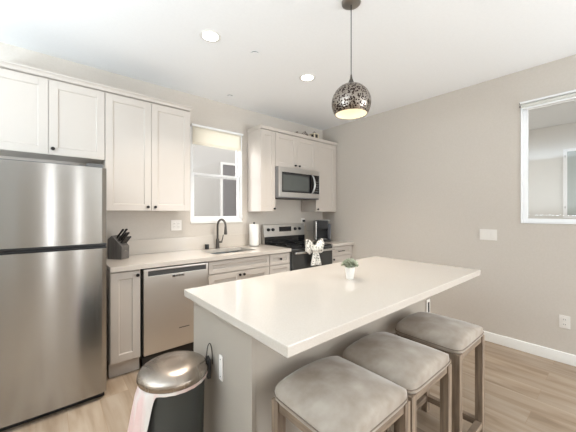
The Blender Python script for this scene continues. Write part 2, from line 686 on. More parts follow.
# ------------------------------------------------------------------ right window
y0, z0, y1, z1 = RW
win = thing('window_2', (XR + 0.05, (y0 + y1) / 2, z0), None, None, kind='structure')
mb = MB()
ring_frame(mb, y0 + 0.002, z0 + 0.002, y1 - 0.002, z1 - 0.002, 0.010, XR - 0.006, XR + 0.09, 'X')
mb.build('window_frame', M['vinyl'], win)
mb = MB()
ring_frame(mb, y0 + 0.0125, z0 + 0.0125, y1 - 0.0125, z1 - 0.0125, 0.036, XR + 0.035, XR + 0.085, 'X')
mb.build('sash', M['vinyl'], win)
MB().box(XR + 0.052, y0 + 0.046, z0 + 0.046, XR + 0.056, y1 - 0.046, z1 - 0.046).build('pane', M['glass'], win)
bl = thing('roller_blind', (XR - 0.03, (y0 + y1) / 2, 2.36), 'white blind rolled right up at the top of the right wall window', 'blind')
MB().box(XR - 0.042, y0 + 0.002, 2.405, XR - 0.007, y1 - 0.002, 2.424, 0.004).build('headrail', M['vinyl'], bl)
mb = MB()
mb.cyl((XR - 0.022, y0 + 0.01, 2.383), 0.018, y1 - y0 - 0.022, 'Y', 20)
mb.build('rolled_cloth', mat('grey_white_blind_cloth', (214, 213, 206), 0.8), bl)
MB().box(XR - 0.03, y0 + 0.01, 2.352, XR - 0.014, y1 - 0.012, 2.366, 0.003).build('hem_bar', M['vinyl'], bl)
mb = MB()
for zz in (2.416, 2.384):
    mb.cyl((XR - 0.022, y1 - 0.006, zz), 0.007, 0.010, 'Y', 10)
mb.build('bracket_pin', M['slot'], bl)

# ------------------------------------------------------------------ outside
b = thing('neighbouring_building', (2.6, 5.3, -1.0), 'pale grey stucco building with a white framed window beyond the sink window', 'building')
MB().box(-1.5, 5.25, -1.0, 6.0, 5.6, 3.6).build('wall', M['nwall'], b)
mb = MB()
ring_frame(mb, 2.66, 1.0, 3.75, 2.375, 0.045, 5.215, 5.249, 'Y')
fr = mb.build('window_frame', M['vinyl'], b)
MB().box(2.703, 5.232, 1.043, 3.707, 5.24, 2.332).build('pane', M['npane'], fr)
b = thing('neighbouring_building', (6.2, 0.5, -0.2), 'pale beige building with white soffit and window beyond the right wall window', 'building')
MB().box(6.1, -5, -0.2, 6.4, 4.6, 2.72).build('wall', M['bwall'], b)
MB().box(4.9, -5, 2.722, 6.4, 4.6, 2.86).build('soffit', M['soffit'], b)
mb = MB()
ring_frame(mb, -0.6, 1.27, 0.60, 2.33, 0.045, 6.06, 6.098, 'X')
fr = mb.build('window_frame', M['vinyl'], b)
MB().box(6.07, -0.555, 1.315, 6.08, 0.555, 2.285).build('pane', M['bpane'], fr)
for zz in (1.42, 2.2):
    MB().box(6.052, 0.572, zz, 6.0605, 0.584, zz + 0.03, 0.002).build('hinge', M['nickel'], fr)
struct('trim_2', MB().box(XR + T + 0.01, -5, -0.4, 6.1, 6, -0.2), M['concrete'])
struct('trim_3', MB().box(-2.6, YB + T + 0.01, -1.2, 3.68, 5.25, -1.0), M['concrete'])

# ------------------------------------------------------------------ cabinet helpers


def door_mesh(x0, x1, z0, z1, yf, rail=0.058, th=0.019):
    mb = MB()
    g = 0.0015
    x0, x1, z0, z1 = x0 + g, x1 - g, z0 + g, z1 - g
    bv = 0.0012
    mb.box(x0, yf, z0, x0 + rail, yf + th, z1, bv)
    mb.box(x1 - rail, yf, z0, x1, yf + th, z1, bv)
    mb.box(x0 + rail, yf, z0, x1 - rail, yf + th, z0 + rail, bv)
    mb.box(x0 + rail, yf, z1 - rail, x1 - rail, yf + th, z1, bv)
    mb.box(x0 + rail - 0.004, yf + 0.009, z0 + rail - 0.004, x1 - rail + 0.004, yf + th - 0.002, z1 - rail + 0.004)
    # small sloped bead round the panel
    w = 0.007
    a0, a1, c0, c1 = x0 + rail, x1 - rail, z0 + rail, z1 - rail
    bm = mb.bm
    o = [bm.verts.new((p, yf + 0.003, q)) for p, q in ((a0, c0), (a1, c0), (a1, c1), (a0, c1))]
    i = [bm.verts.new((p, yf + 0.009, q)) for p, q in ((a0 + w, c0 + w), (a1 - w, c0 + w), (a1 - w, c1 - w), (a0 + w, c1 - w))]
    for k in range(4):
        j = (k + 1) % 4
        bm.faces.new((o[k], o[j], i[j], i[k]))
    return mb


def flat_front(x0, x1, z0, z1, yf, th=0.019):
    return MB().box(x0 + 0.0015, yf, z0 + 0.0015, x1 - 0.0015, yf + th, z1 - 0.0015, 0.002)


def knob(x, z, yf, parent):
    mb = MB()
    mb.lathe([(0, 0), (0.007, 0), (0.006, -0.012), (0.0135, -0.016), (0.0145, -0.022), (0.0125, -0.027), (0, -0.028)], (x, yf, z), 16, 'Y')
    return mb.build('knob', M['blackmetal'], parent)


def upper_cabinet(label, x0, x1, z0, z1, doors, group):
    t = thing('upper_cabinet', ((x0 + x1) / 2, (YU + YB) / 2, z0), label, 'cabinet', group)
    MB().box(x0, YU + 0.020, z0, x1, YB - 0.001, z1, 0.001).build('carcass', M['white'], t)
    for a, b_, kx, kz in doors:
        d = door_mesh(a, b_, z0, z1 - 0.012, YU).build('door', M['white'], t)
        if kx is not None:
            knob(kx, kz, YU, d)
    return t


ZT = 2.425
G = 'white upper cabinets on the back wall'
upper_cabinet('wide white two-door upper cabinet above the refrigerator', -0.372, 0.392, 1.815, ZT,
              [(-0.372, 0.010, None, None), (0.010, 0.392, 0.038, 1.862)], G)
upper_cabinet('tall white two-door upper cabinet between refrigerator and sink window', 0.394, 1.157, 1.368, ZT,
              [(0.394, 0.775, 0.742, 1.405), (0.775, 1.157, 0.808, 1.405)], G)
upper_cabinet('narrow white one-door upper cabinet between the sink window and microwave', 2.064, 2.296, 1.368, ZT,
              [(2.064, 2.296, 2.272, 1.405)], G)
upper_cabinet('short white two-door upper cabinet directly above the microwave', 2.298, 3.062, 1.965, ZT,
              [(2.298, 2.680, 2.640, 2.005), (2.680, 3.062, 2.718, 2.005)], G)
upper_cabinet('white one-door upper cabinet right of the microwave, against the right wall', 3.064, 3.549, 1.368, ZT,
              [(3.064, 3.500, 3.092, 1.405)], G)


def crown(x0, x1, out, h, name, ends):
    """mitred moulding along the front (and round an open end)"""
    prof = [(0.0, 0.0), (out * 0.25, 0.004), (out * 0.4, h * 0.35), (out * 0.85, h * 0.72), (out, h * 0.76), (out, h), (0.0, h)]
    mb = MB()
    bm = mb.bm
    yb = YB - 0.002
    l, r = ends
    paths = []
    for o_, dz in prof:
        pl = []
        xl = x0 - (o_ if l else 0)
        xr = x1 + (o_ if r else 0)
        if l:
            pl.append((xl, yb))
        pl += [(xl, YU - o_), (xr, YU - o_)]
        if r:
            pl.append((xr, yb))
        paths.append([bm.verts.new((p[0], p[1], ZT + 0.001 + dz)) for p in pl])
    for A, B in zip(paths, paths[1:]):
        for i in range(len(A) - 1):
            bm.faces.new((A[i], A[i + 1], B[i + 1], B[i]))
    # top board behind the moulding
    mb.box(x0, YU + 0.002, ZT + 0.001, x1, yb, ZT + h * 0.95)
    return struct(name, mb, M['white'])


crown(-0.372, 1.157, 0.022, 0.045, 'trim_4', (True, True))
crown(2.064, 3.549, 0.006, 0.043, 'trim_5', (True, False))


def base_cabinet(label, x0, x1, parts, group='white base cabinets along the back wall'):
    t = thing('base_cabinet', ((x0 + x1) / 2, 2.97, 0), label, 'cabinet', group)
    mb = MB()
    mb.box(x0, YC + 0.020, 0.115, x0 + 0.018, YB - 0.001, 0.866, 0.001)
    mb.box(x1 - 0.018, YC + 0.020, 0.115, x1, YB - 0.001, 0.866, 0.001)
    mb.box(x0 + 0.018, YC + 0.021, 0.115, x1 - 0.018, YB - 0.002, 0.133)
    mb.box(x0 + 0.018, YB - 0.02, 0.133, x1 - 0.018, YB - 0.002, 0.865)
    mb.box(x0 + 0.018, YC + 0.021, 0.70, x1 - 0.018, YC + 0.039, 0.865)
    mb.build('carcass', M['white'], t)
    MB().box(x0, YC + 0.055, 0.0, x1, YC + 0.075, 0.115).build('toe_kick', M['white'], t)
    for kind, a, b_, z0, z1, hx, hz in parts:
        if kind == 'door':
            d = door_mesh(a, b_, z0, z1, YC).build('door', M['white'], t)
        elif kind == 'flat':
            d = flat_front(a, b_, z0, z1, YC).build('drawer', M['white'], t)
        else:
            d = door_mesh(a, b_, z0, z1, YC, 0.04).build('drawer', M['white'], t)
        for h in (hx if isinstance(hx, (list, tuple)) else [hx]):
            if h is None:
                continue
            if kind == 'pull':
                mb = MB()
                mb.tube([(h - 0.065, YC - 0.026, hz), (h + 0.065, YC - 0.026, hz)], 0.006)
                for s in (-0.05, 0.05):
                    mb.tube([(h + s, YC, hz), (h + s, YC - 0.026, hz)], 0.005)
                mb.build('handle', M['blackmetal'], d)
            else:
                knob(h, hz, YC, d)
    return t


base_cabinet('narrow white one-door base cabinet between refrigerator and dishwasher', 0.386, 0.610,
             [('door', 0.388, 0.608, 0.128, 0.862, 0.583, 0.825)])
base_cabinet('white double base cabinet below the sink, right of the dishwasher', 1.218, 1.972,
             [('drawer', 1.220, 1.970, 0.735, 0.862, None, 0), ('door', 1.220, 1.595, 0.128, 0.728, 1.570, 0.69), ('door', 1.595, 1.970, 0.128, 0.728, 1.622, 0.69)])
base_cabinet('narrow white drawer base cabinet just left of the stove', 1.974, 2.282,
             [('drawer', 1.976, 2.280, 0.735, 0.862, 2.128, 0.80), ('drawer', 1.976, 2.280, 0.43, 0.728, 2.128, 0.58), ('drawer', 1.976, 2.280, 0.128, 0.423, 2.128, 0.275)])
base_cabinet('white base cabinet right of the stove, in the corner by the right wall', 3.056, 3.549,
             [('pull', 3.058, 3.49, 0.735, 0.862, 3.25, 0.80), ('door', 3.058, 3.49, 0.128, 0.728, 3.088, 0.69)])

# ------------------------------------------------------------------ worktops and backsplash
SX0, SX1, SY0, SY1 = 1.340, 1.885, 2.775, 3.165   # sink opening


def slab_with_hole(x0, y0, x1, y1, z0, z1, hole, r=0.03):
    bm = bmesh.new()
    hx0, hy0, hx1, hy1 = hole
    inner = []
    for cx, cy, a0 in ((hx1 - r, hy1 - r, 0), (hx0 + r, hy1 - r, 90), (hx0 + r, hy0 + r, 180), (hx1 - r, hy0 + r, 270)):
        for k in range(6):
            a = math.radians(a0 + 90 * k / 5)
            inner.append((cx + r * math.cos(a), cy + r * math.sin(a)))
    outer = [(x1, y1), (x0, y1), (x0, y0), (x1, y0)]
    layers = []
    for z in (z1, z0):
        o = [bm.verts.new((p[0], p[1], z)) for p in outer]
        i = [bm.verts.new((p[0], p[1], z)) for p in inner]
        for q in range(4):
            oa, ob = o[q], o[(q + 1) % 4]
            seg_ = i[q * 6:(q + 1) * 6]
            for a, b_ in zip(seg_, seg_[1:]):
                bm.faces.new((oa, b_, a) if z == z1 else (oa, a, b_))
            nx = i[((q + 1) * 6) % 24]
            f = (oa, ob, nx, seg_[-1])
            bm.faces.new(f if z == z1 else f[::-1])
        layers.append((o, i))
    (o1, i1), (o0, i0) = layers
    for L_, K in ((o1, o0), (i1, i0)):
        n = len(L_)
        for k in range(n):
            j = (k + 1) % n
            bm.faces.new((L_[k], K[k], K[j], L_[j]))
    mb = MB()
    mb.bm = bm
    return mb


mb = slab_with_hole(0.384, 2.630, 2.284, YB - 0.001, CT - 0.04, CT, (SX0, SY0, SX1, SY1))
tag(mb.build('worktop', M['quartz']), 'long white quartz worktop from refrigerator to stove, holding the sink', 'worktop')
tag(MB().box(3.054, 2.630, CT - 0.04, XR - 0.002, YB - 0.001, CT, 0.002).build('worktop', M['quartz']),
    'short white quartz worktop right of the stove, under the coffee maker', 'worktop')
tag(MB().box(0.384, YB - 0.014, CT + 0.0005, 2.284, YB - 0.001, 1.066, 0.002).build('backsplash', M['splash']),
    'low pale quartz backsplash strip running from refrigerator to stove', 'backsplash')
tag(MB().box(3.054, YB - 0.014, CT + 0.0005, XR - 0.002, YB - 0.001, 1.066, 0.002).build('backsplash', M['splash']),
    'short low backsplash strip behind the coffee maker', 'backsplash')

# sink: two open bowls hung below the worktop
t = thing('sink', ((SX0 + SX1) / 2, (SY0 + SY1) / 2, 0.70), 'stainless double bowl sink set into the worktop under the window', 'sink')


def bowl(x0, x1, y0, y1, zt, zb):
    bm = bmesh.new()
    mb = MB()
    mb.bm = bm
    def ringpts(x0, y0, x1, y1, r, z):
        out = []
        for cx, cy, a0 in ((x1 - r, y1 - r, 0), (x0 + r, y1 - r, 90), (x0 + r, y0 + r, 180), (x1 - r, y0 + r, 270)):
            for k in range(5):
                a = math.radians(a0 + 90 * k / 4)
                out.append(bm.verts.new((cx + r * math.cos(a), cy + r * math.sin(a), z)))
        return out
    R = [ringpts(x0 - 0.012, y0 - 0.012, x1 + 0.012, y1 + 0.012, 0.035, zt), ringpts(x0, y0, x1, y1, 0.03, zt),
         ringpts(x0 + 0.004, y0 + 0.004, x1 - 0.004, y1 - 0.004, 0.03, zb + 0.03),
         ringpts(x0 + 0.02, y0 + 0.02, x1 - 0.02, y1 - 0.02, 0.03, zb + 0.004), ringpts(x0 + 0.08, y0 + 0.08, x1 - 0.08, y1 - 0.08, 0.02, zb)]
    for A, B in zip(R, R[1:]):
        for k in range(20):
            j = (k + 1) % 20
            bm.faces.new((A[k], A[j], B[j], B[k]))
    bm.faces.new(R[-1])
    return mb


xd = 1.69
bowl(SX0 + 0.004, xd - 0.008, SY0 + 0.004, SY1 - 0.004, CT - 0.041, 0.70).build('bowl', M['sinksteel'], t, solid=0.0015)
bowl(xd + 0.008, SX1 - 0.004, SY0 + 0.004, SY1 - 0.004, CT - 0.041, 0.72).build('bowl', M['sinksteel'], t, solid=0.0015)
MB().box(xd - 0.007, SY0 + 0.012, 0.79, xd + 0.007, SY1 - 0.012, CT - 0.044, 0.003).build('divider', M['sinksteel'], t)
for dx, zb in ((1.53, 0.701), (1.787, 0.721)):
    MB().lathe([(0.04, 0.0), (0.036, 0.003), (0.02, 0.002), (0, 0.001)], (dx, 2.97, zb), 20).build('drain', M['nickel'], t)

# faucet
fx, fy = 1.602, 3.228
t = thing('faucet', (fx, fy, CT), 'tall dark gooseneck faucet with pull-down spray head behind the sink', 'faucet')
MB().lathe([(0, 0), (0.027, 0), (0.027, 0.006), (0.022, 0.012), (0.020, 0.10), (0.018, 0.115), (0, 0.115)], (fx, fy, CT), 20).build('body', M['gun'], t)
pts = [(fx, fy, CT + 0.11), (fx, fy, CT + 0.27)]
for k in range(1, 13):
    a = PI * k / 12 * 0.97
    pts.append((fx + 0.01 * (1 - math.cos(a)) , fy - 0.085 * (1 - math.cos(a)), CT + 0.27 + 0.085 * math.sin(a)))
MB().tube(pts, 0.0125, 12).build('neck', M['gun'], t)
e = Vector(pts[-1])
mb = MB()
mb.lathe([(0, 0.005), (0.0135, 0.0), (0.0165, -0.05), (0.020, -0.085), (0.019, -0.10), (0, -0.10)], (e.x, e.y, e.z), 16)
mb.build('spray_head', M['gun'], t)
mb = MB()
mb.tube([(fx + 0.015, fy, CT + 0.075), (fx + 0.055, fy - 0.01, CT + 0.078)], 0.0125, 12)
mb.tube([(fx + 0.05, fy - 0.01, CT + 0.078), (fx + 0.062, fy - 0.012, CT + 0.12), (fx + 0.07, fy - 0.014, CT + 0.165)], [0.009, 0.007, 0.005], 8)
mb.build('lever', M['gun'], t)
t = MB().lathe([(0, 0), (0.024, 0), (0.024, 0.052), (0.021, 0.058), (0, 0.058)], (1.468, 3.235, CT), 18).build('air_gap_cap', M['black'])
tag(t, 'short black air gap cap on the worktop left of the faucet', 'air gap cap')

# ------------------------------------------------------------------ dishwasher
t = thing('dishwasher', (0.915, 2.95, 0), 'stainless steel built-in dishwasher left of the sink cabinet', 'dishwasher')
MB().box(0.622, YC + 0.03, 0.09, 1.212, 3.25, 0.862).build('tub', M['shadowgap'], t)
mb = MB()
mb.box(0.628, YC - 0.022, 0.125, 1.206, YC + 0.028, 0.80, 0.004)
mb.box(0.628, YC - 0.022, 0.845, 1.206, YC + 0.028, 0.862, 0.003)
mb.box(0.628, YC - 0.022, 0.795, 0.662, YC + 0.028, 0.85, 0.002)
mb.box(1.184, YC - 0.022, 0.795, 1.206, YC + 0.028, 0.85, 0.002)
d = mb.build('door', M['steel_dw'], t)
MB().box(0.660, YC - 0.004, 0.797, 1.186, YC + 0.026, 0.848).build('handle_recess', M['strip'], d)
mb = MB()
mb.box(0.862, YC - 0.026, 0.768, 0.972, YC - 0.0215, 0.792, 0.002)
bd = mb.build('badge', M['badge'], d)
mb = MB()
mb.lathe([(0, 0), (0.010, 0), (0.010, -0.0015), (0, -0.0015)], (0.880, YC - 0.026, 0.780), 14, 'Y')
for k in range(5):
    mb.box(0.895 + k * 0.014, YC - 0.0275, 0.776, 0.905 + k * 0.014, YC - 0.0255, 0.785)
mb.build('badge_mark', M['slot'], bd)
MB().box(0.925, YC - 0.0235, 0.292, 1.02, YC - 0.0215, 0.300).build('tag_mark', M['strip'], d)
MB().box(0.628, YC + 0.03, 0.0, 1.206, YC + 0.05, 0.12).build('toe_panel', M['black'], t)

# ------------------------------------------------------------------ refrigerator
FX0, FX1, FYF = -0.372, 0.334, 2.425
t = thing('refrigerator', ((FX0 + FX1) / 2, 2.85, 0), 'brushed stainless steel top-freezer refrigerator left of the worktop', 'refrigerator')
MB().box(FX0 + 0.004, FYF + 0.075, 0.03, FX1 - 0.004, 3.26, 1.665, 0.004).build('cabinet', M['steel_side'], t)


def fridge_door(z0, z1):
    """door with a gently bowed face and rounded side edges"""
    mb = MB()
    prof = []
    n = 24
    w = FX1 - FX0
    for k in range(n + 1):
        s = k / n
        x = FX0 + w * s
        bow = 0.016 * (1 - (2 * s - 1) ** 2)
        edge = min(s, 1 - s) * w
        rd = 0.014
        y = FYF + 0.012 - bow * 0.75
        if edge < rd:
            y += rd - math.sqrt(max(0, rd * rd - (rd - edge) ** 2))
        prof.append((x, y))
    prof += [(FX1, FYF + 0.07), (FX0, FYF + 0.07)]
    mb.prism(prof, 'Z', z0, z1)
    return mb


fridge_door(1.128, 1.672).build('freezer_door', M['steel_v'], t, 25)
fridge_door(0.048, 1.092).build('fridge_door', M['steel_v'], t, 25)
mb = MB()
mb.box(FX0 + 0.005, FYF + 0.03, 1.092, FX1 - 0.004, FYF + 0.075, 1.128)
mb.build('gasket', M['black'], t)
mb = MB()
mb.box(FX0 + 0.08, FYF + 0.006, 1.112, FX1 - 0.002, FYF + 0.03, 1.127, 0.002)
mb.box(FX0 + 0.08, FYF + 0.006, 1.093, FX1 - 0.002, FYF + 0.03, 1.104, 0.002)
mb.build('handle_recess', M['black'], t)
mb = MB()
mb.box(FX1 - 0.12, FYF + 0.02, 1.672, FX1 - 0.02, FYF + 0.16, 1.700, 0.006)
mb.box(FX0 + 0.02, FYF + 0.1, 1.665, FX1 - 0.12, FYF + 0.14, 1.690, 0.004)
mb.build('hinge_cover', M['strip'], t)
MB().box(FX0 + 0.01, FYF + 0.05, 0.004, FX1 - 0.01, FYF + 0.1, 0.046).build('base_grille', M['black'], t)

# ------------------------------------------------------------------ range
RX0, RX1 = 2.290, 3.048
t = thing('stove', ((RX0 + RX1) / 2, 2.95, 0), 'stainless and black electric stove below the microwave', 'stove')
MB().box(RX0, 2.665, 0.02, RX1, 3.26, 0.895).build('body', M['steel_side'], t)
MB().box(RX0 + 0.002, 2.645, 0.896, RX1 - 0.002, 3.20, 0.915, 0.003).build('cooktop', M['blackglass'], t)
for bx_, by_, br_ in ((2.48, 2.80, 0.10), (2.86, 2.80, 0.085), (2.48, 3.06, 0.075), (2.86, 3.06, 0.10)):
    MB().lathe([(br_, 0), (br_, 0.0008), (br_ - 0.006, 0.0008), (br_ - 0.006, 0)], (bx_, by_, 0.9152), 32).build('burner_ring', M['strip'], t)
mb = MB()
mb.prism([(3.200, 0.916), (3.262, 0.916), (3.262, 1.178), (3.245, 1.186), (3.218, 1.182), (3.205, 1.03)], 'X', RX0, RX1, 0.002)
g = mb.build('backguard', M['steel_h'], t)
MB().box(RX0 + 0.002, 3.190, 0.917, RX1 - 0.002, 3.206, 1.015, 0.003).build('lower_glass', M['blackglass'], g)


def bgy(z):
    return 3.205 + (z - 1.03) / (1.182 - 1.03) * 0.013


mb = MB()
mb.box(2.555, 3.2070, 1.080, 2.785, 3.2155, 1.150, 0.002)
mb.build('display', M['display'], g)
for kx in (2.36, 2.44, 2.86, 2.95):
    mb = MB()
    mb.lathe([(0, -0.030), (0.016, -0.030), (0.021, -0.024), (0.023, 0.0), (0, 0.0)], (kx, bgy(1.11) + 0.002, 1.112), 18, 'Y')
    mb.build('control_knob', M['black'], g)
MB().box(RX0 + 0.006, 2.628, 0.205, RX1 - 0.006, 2.664, 0.888, 0.006).build('oven_door', M['ovenglass'], t)
mb = MB()
mb.box(RX0 + 0.02, 2.566, 0.838, RX1 - 0.02, 2.592, 0.868, 0.010, 3)
for s in (RX0 + 0.03, RX1 - 0.06):
    mb.box(s, 2.585, 0.842, s + 0.03, 2.630, 0.864, 0.003)
mb.build('oven_handle', M['chrome'], t)
MB().box(RX0 + 0.006, 2.634, 0.05, RX1 - 0.006, 2.664, 0.198, 0.004).build('storage_drawer', M['steel_h'], t)

# ------------------------------------------------------------------ microwave
MX0, MX1, MZ0, MZ1, MYF = 2.300, 3.060, 1.550, 1.960, 2.885
t = thing('microwave', ((MX0 + MX1) / 2, 3.08, MZ0), 'stainless over-the-range microwave between the upper cabinets', 'microwave')
MB().box(MX0, MYF + 0.025, MZ0, MX1, YB - 0.002, MZ1, 0.003).build('housing', M['steel_side'], t)
mb = MB()
a0, a1, c0, c1 = MX0 + 0.045, MX1 - 0.010, MZ0 + 0.075, MZ1 - 0.070
mb.box(MX0, MYF, MZ0 + 0.012, a0, MYF + 0.024, MZ1 - 0.004, 0.003)
mb.box(a0, MYF, MZ0 + 0.012, a1, MYF + 0.024, c0, 0.003)
mb.box(a0, MYF, c1, a1, MYF + 0.024, MZ1 - 0.004, 0.003)
mb.box(a1, MYF, MZ0 + 0.012, MX1, MYF + 0.024, MZ1 - 0.004, 0.003)
d = mb.build('door', M['steel_h'], t)
MB().box(a0, MYF + 0.006, c0, 2.865, MYF + 0.022, c1).build('door_border', M['black'], d)
MB().box(a0 + 0.018, MYF + 0.002, c0 + 0.022, 2.835, MYF + 0.0055, c1 - 0.035).build('door_window', M['mwglass'], d)
cp = MB().box(2.867, MYF + 0.004, c0, a1, MYF + 0.022, c1).build('control_panel', M['blackglass'], t)
mb = MB()
for r_ in range(5):
    for c_ in range(3):
        mb.box(2.940 + c_ * 0.034, MYF + 0.0025, c0 + 0.025 + r_ * 0.034, 2.962 + c_ * 0.034, MYF + 0.0039, c0 + 0.043 + r_ * 0.034)
mb.build('keypad', M['strip'], cp)
mb = MB()
hp = []
for k in range(15):
    s = k / 14
    hp.append((2.888 + 0.026 * math.sin(PI * s), MYF - 0.006 - 0.036 * math.sin(PI * s) ** 0.6, c0 - 0.005 + s * (c1 - c0 + 0.01)))
mb.tube(hp, [0.009 + 0.006 * math.sin(PI * k / 14) for k in range(15)], 12)
mb.build('handle', M['nickel'], d)
MB().box(MX0 + 0.01, MYF + 0.01, MZ0 - 0.006, MX1 - 0.01, 3.2, MZ0 - 0.0005).build('vent_grille', M['slot'], t)

# ------------------------------------------------------------------ worktop objects
# knife block
KB = Matrix.Translation((0.518, 3.105, CT + 0.0005)) @ Matrix.Rotation(math.radians(-52), 4, 'Z')
t = thing('knife_block', (0.508, 3.105, CT), 'charcoal slanted knife block on the worktop beside the refrigerator', 'knife block')
mb = MB()
# local: +x is the low front; profile in (x,z) extruded along y
mb.prism([(-0.075, 0), (0.078, 0), (0.082, 0.118), (0.070, 0.130), (-0.028, 0.222), (-0.075, 0.185)], 'Y', -0.048, 0.048, 0.003)
mb.xform(KB)
mb.build('block', M['block'], t)
mb = MB()
mb.box(0.0785, -0.014, 0.068, 0.0815, 0.014, 0.080)
mb.xform(KB)
mb.build('emblem', M['rivet'], t)
sl = Vector((-0.098, 0, 0.092)).normalized()      # along the slanted face, towards the top
nn = Vector((0.66, 0, 0.75)).normalized()
for r_, (dist, ys, hl) in enumerate(((0.022, (-0.030, -0.010, 0.010, 0.030), 0.082), (0.060, (-0.028, 0.0, 0.028), 0.098), (0.094, (-0.022, 0.022), 0.112))):
    for yv in ys:
        base = Vector((0.070, yv, 0.130)) + sl * dist
        k = bpy.data.objects.new('kitchen_knife', None)
        COL.objects.link(k)
        k.location = KB @ base
        tag(k, 'black-handled steel knife standing in the charcoal knife block', 'knife', 'knives in the knife block')
        q = nn.to_track_quat('Z', 'Y').to_matrix().to_4x4()
        FM = KB @ Matrix.Translation(base) @ q
        mb = MB()
        mb.box(-0.0085, -0.0065, 0.012, 0.0085, 0.0065, hl, 0.004)
        mb.box(-0.0115, -0.007, hl - 0.016, 0.0095, 0.007, hl + 0.004, 0.004)
        mb.xform(FM)
        mb.build('handle', M['knife'], k)
        mb = MB()
        mb.box(-0.009, -0.007, 0.002, 0.009, 0.007, 0.013, 0.001)
        mb.box(-0.0055, -0.001, -0.05, 0.0055, 0.001, 0.004)
        mb.xform(FM)
        mb.build('bolster', M['rivet'], k)

# paper towel
t = thing('paper_towel_holder', (2.085, 3.15, CT), 'dark upright paper towel holder on the worktop left of the stove', 'paper towel holder')
MB().cyl((2.085, 3.15, CT), 0.072, 0.010, 'Z', 32, 0.003).build('base', M['nickel'], t)
MB().lathe([(0.006, 0.01), (0.006, 0.285), (0.012, 0.290), (0.014, 0.302), (0.009, 0.313), (0, 0.316)], (2.085, 3.15, CT), 16).build('rod', M['gun'], t)
mb = MB()
mb.lathe([(0.018, 0), (0.060, 0), (0.0615, 0.003), (0.0615, 0.275), (0.060, 0.278), (0.018, 0.278), (0.018, 0)], (2.085, 3.15, CT + 0.0105), 40)
tag(mb.build('paper_towel_roll', M['paper']), 'white paper towel roll standing on its holder left of the stove', 'paper towel')

# coffee maker
cx0, cx1, cyf, cyb = 3.155, 3.365, 2.89, 3.15
t = thing('coffee_maker', ((cx0 + cx1) / 2, 3.02, CT), 'black and silver pod coffee maker on the corner worktop', 'coffee maker')
MB().box(cx0, cyf, CT, cx1, cyb, CT + 0.035, 0.006).build('base', M['black'], t)
MB().box(cx0 + 0.01, cyf + 0.14, CT + 0.035, cx1 - 0.01, cyb, CT + 0.315, 0.012).build('column', M['black'], t)
MB().box(cx0 + 0.004, cyf - 0.004, CT + 0.19, cx1 - 0.045, cyb - 0.02, CT + 0.318, 0.014).build('brew_head', M['black'], t)
MB().box(cx0 - 0.022, cyf + 0.01, CT + 0.03, cx0 - 0.001, cyb - 0.01, CT + 0.312, 0.006).build('side_panel', M['nickel'], t)
MB().box(cx1 - 0.043, cyf + 0.03, CT + 0.036, cx1 + 0.012, cyb - 0.02, CT + 0.270, 0.010).build('water_tank', M['navy'], t)
mb = MB()
mb.box(cx0 + 0.05, cyf + 0.0, CT + 0.319, cx1 - 0.01, cyb - 0.06, CT + 0.332, 0.005)
mb.build('lid', M['nickel'], t)
MB().box(cx0 + 0.03, cyf + 0.01, CT + 0.0355, cx1 - 0.06, cyf + 0.13, CT + 0.044, 0.002).build('drip_tray', M['nickel'], t)
t.rotation_euler.z = -math.radians(38)
tc_ = thing('power_cord', (3.10, 3.26, CT), 'pale power cord with black plug hanging down beside the coffee maker', 'power cord')
mb = MB()
mb.tube([(3.095, YB - 0.03, 1.222), (3.098, YB - 0.045, 1.19), (3.115, YB - 0.06, 1.06), (3.14, YB - 0.06, 0.96), (3.16, YB - 0.07, 0.925), (3.20, YB - 0.075, 0.92)], 0.004, 8)
mb.build('cord', mat('beige_cord', (186, 172, 150), 0.6), tc_)
MB().box(3.078, YB - 0.040, 1.208, 3.112, YB - 0.010, 1.240, 0.004).build('plug', M['black'], tc_)

# ------------------------------------------------------------------ cover plates


def plate_back(x, z, w, h, label, gang):
    t = thing('wall_outlet', (x, YB, z - h / 2), label, 'outlet')
    MB().box(x - w / 2, YB - 0.007, z - h / 2, x + w / 2, YB - 0.0005, z + h / 2, 0.002).build('cover_plate', M['plate'], t)
    for i in range(gang):
        gx = x + (i - (gang - 1) / 2) * 0.046
        o = MB().box(gx - 0.017, YB - 0.0095, z - 0.034, gx + 0.017, YB - 0.0065, z + 0.034, 0.002).build('socket', M['plate'], t)
        for zz in (-0.018, 0.018):
            for s in (-0.006, 0.006):
                MB().box(gx + s - 0.0012, YB - 0.0098, z + zz - 0.005, gx + s + 0.0012, YB - 0.0092, z + zz + 0.005).build('slot', M['slot'], o)
    return t


plate_back(1.122, 1.208, 0.118, 0.118, 'wide white wall outlet above the worktop, left of the sink window', 2)
plate_back(3.095, 1.208, 0.075, 0.118, 'white wall outlet behind the coffee maker cord', 1)

t = thing('light_switch', (XR, 0.922, 1.06), 'wide white light switch plate on the right wall', 'light switch')
MB().box(XR - 0.007, 0.845, 1.062, XR - 0.0005, 0.999, 1.176, 0.002).build('cover_plate', M['plate'], t)
for i in range(3):
    gy = 0.922 + (i - 1) * 0.046
    MB().box(XR - 0.0105, gy - 0.016, 1.086, XR - 0.0065, gy + 0.016, 1.152, 0.002).build('rocker', M['plate'], t)
t = thing('wall_outlet', (XR, 0.341, 0.31), 'white wall outlet low on the right wall above the baseboard', 'outlet')
MB().box(XR - 0.007, 0.305, 0.312, XR - 0.0005, 0.377, 0.426, 0.002).build('cover_plate', M['plate'], t)
for zz in (0.347, 0.391):
    o = MB().box(XR - 0.010, 0.326, zz - 0.015, XR - 0.0065, 0.356, zz + 0.015, 0.004).build('socket', M['plate'], t)
    for s in (-0.006, 0.006):
        MB().box(XR - 0.0106, 0.341 + s - 0.0013, zz - 0.004, XR - 0.0098, 0.341 + s + 0.0013, zz + 0.006).build('slot', M['slot'], o)

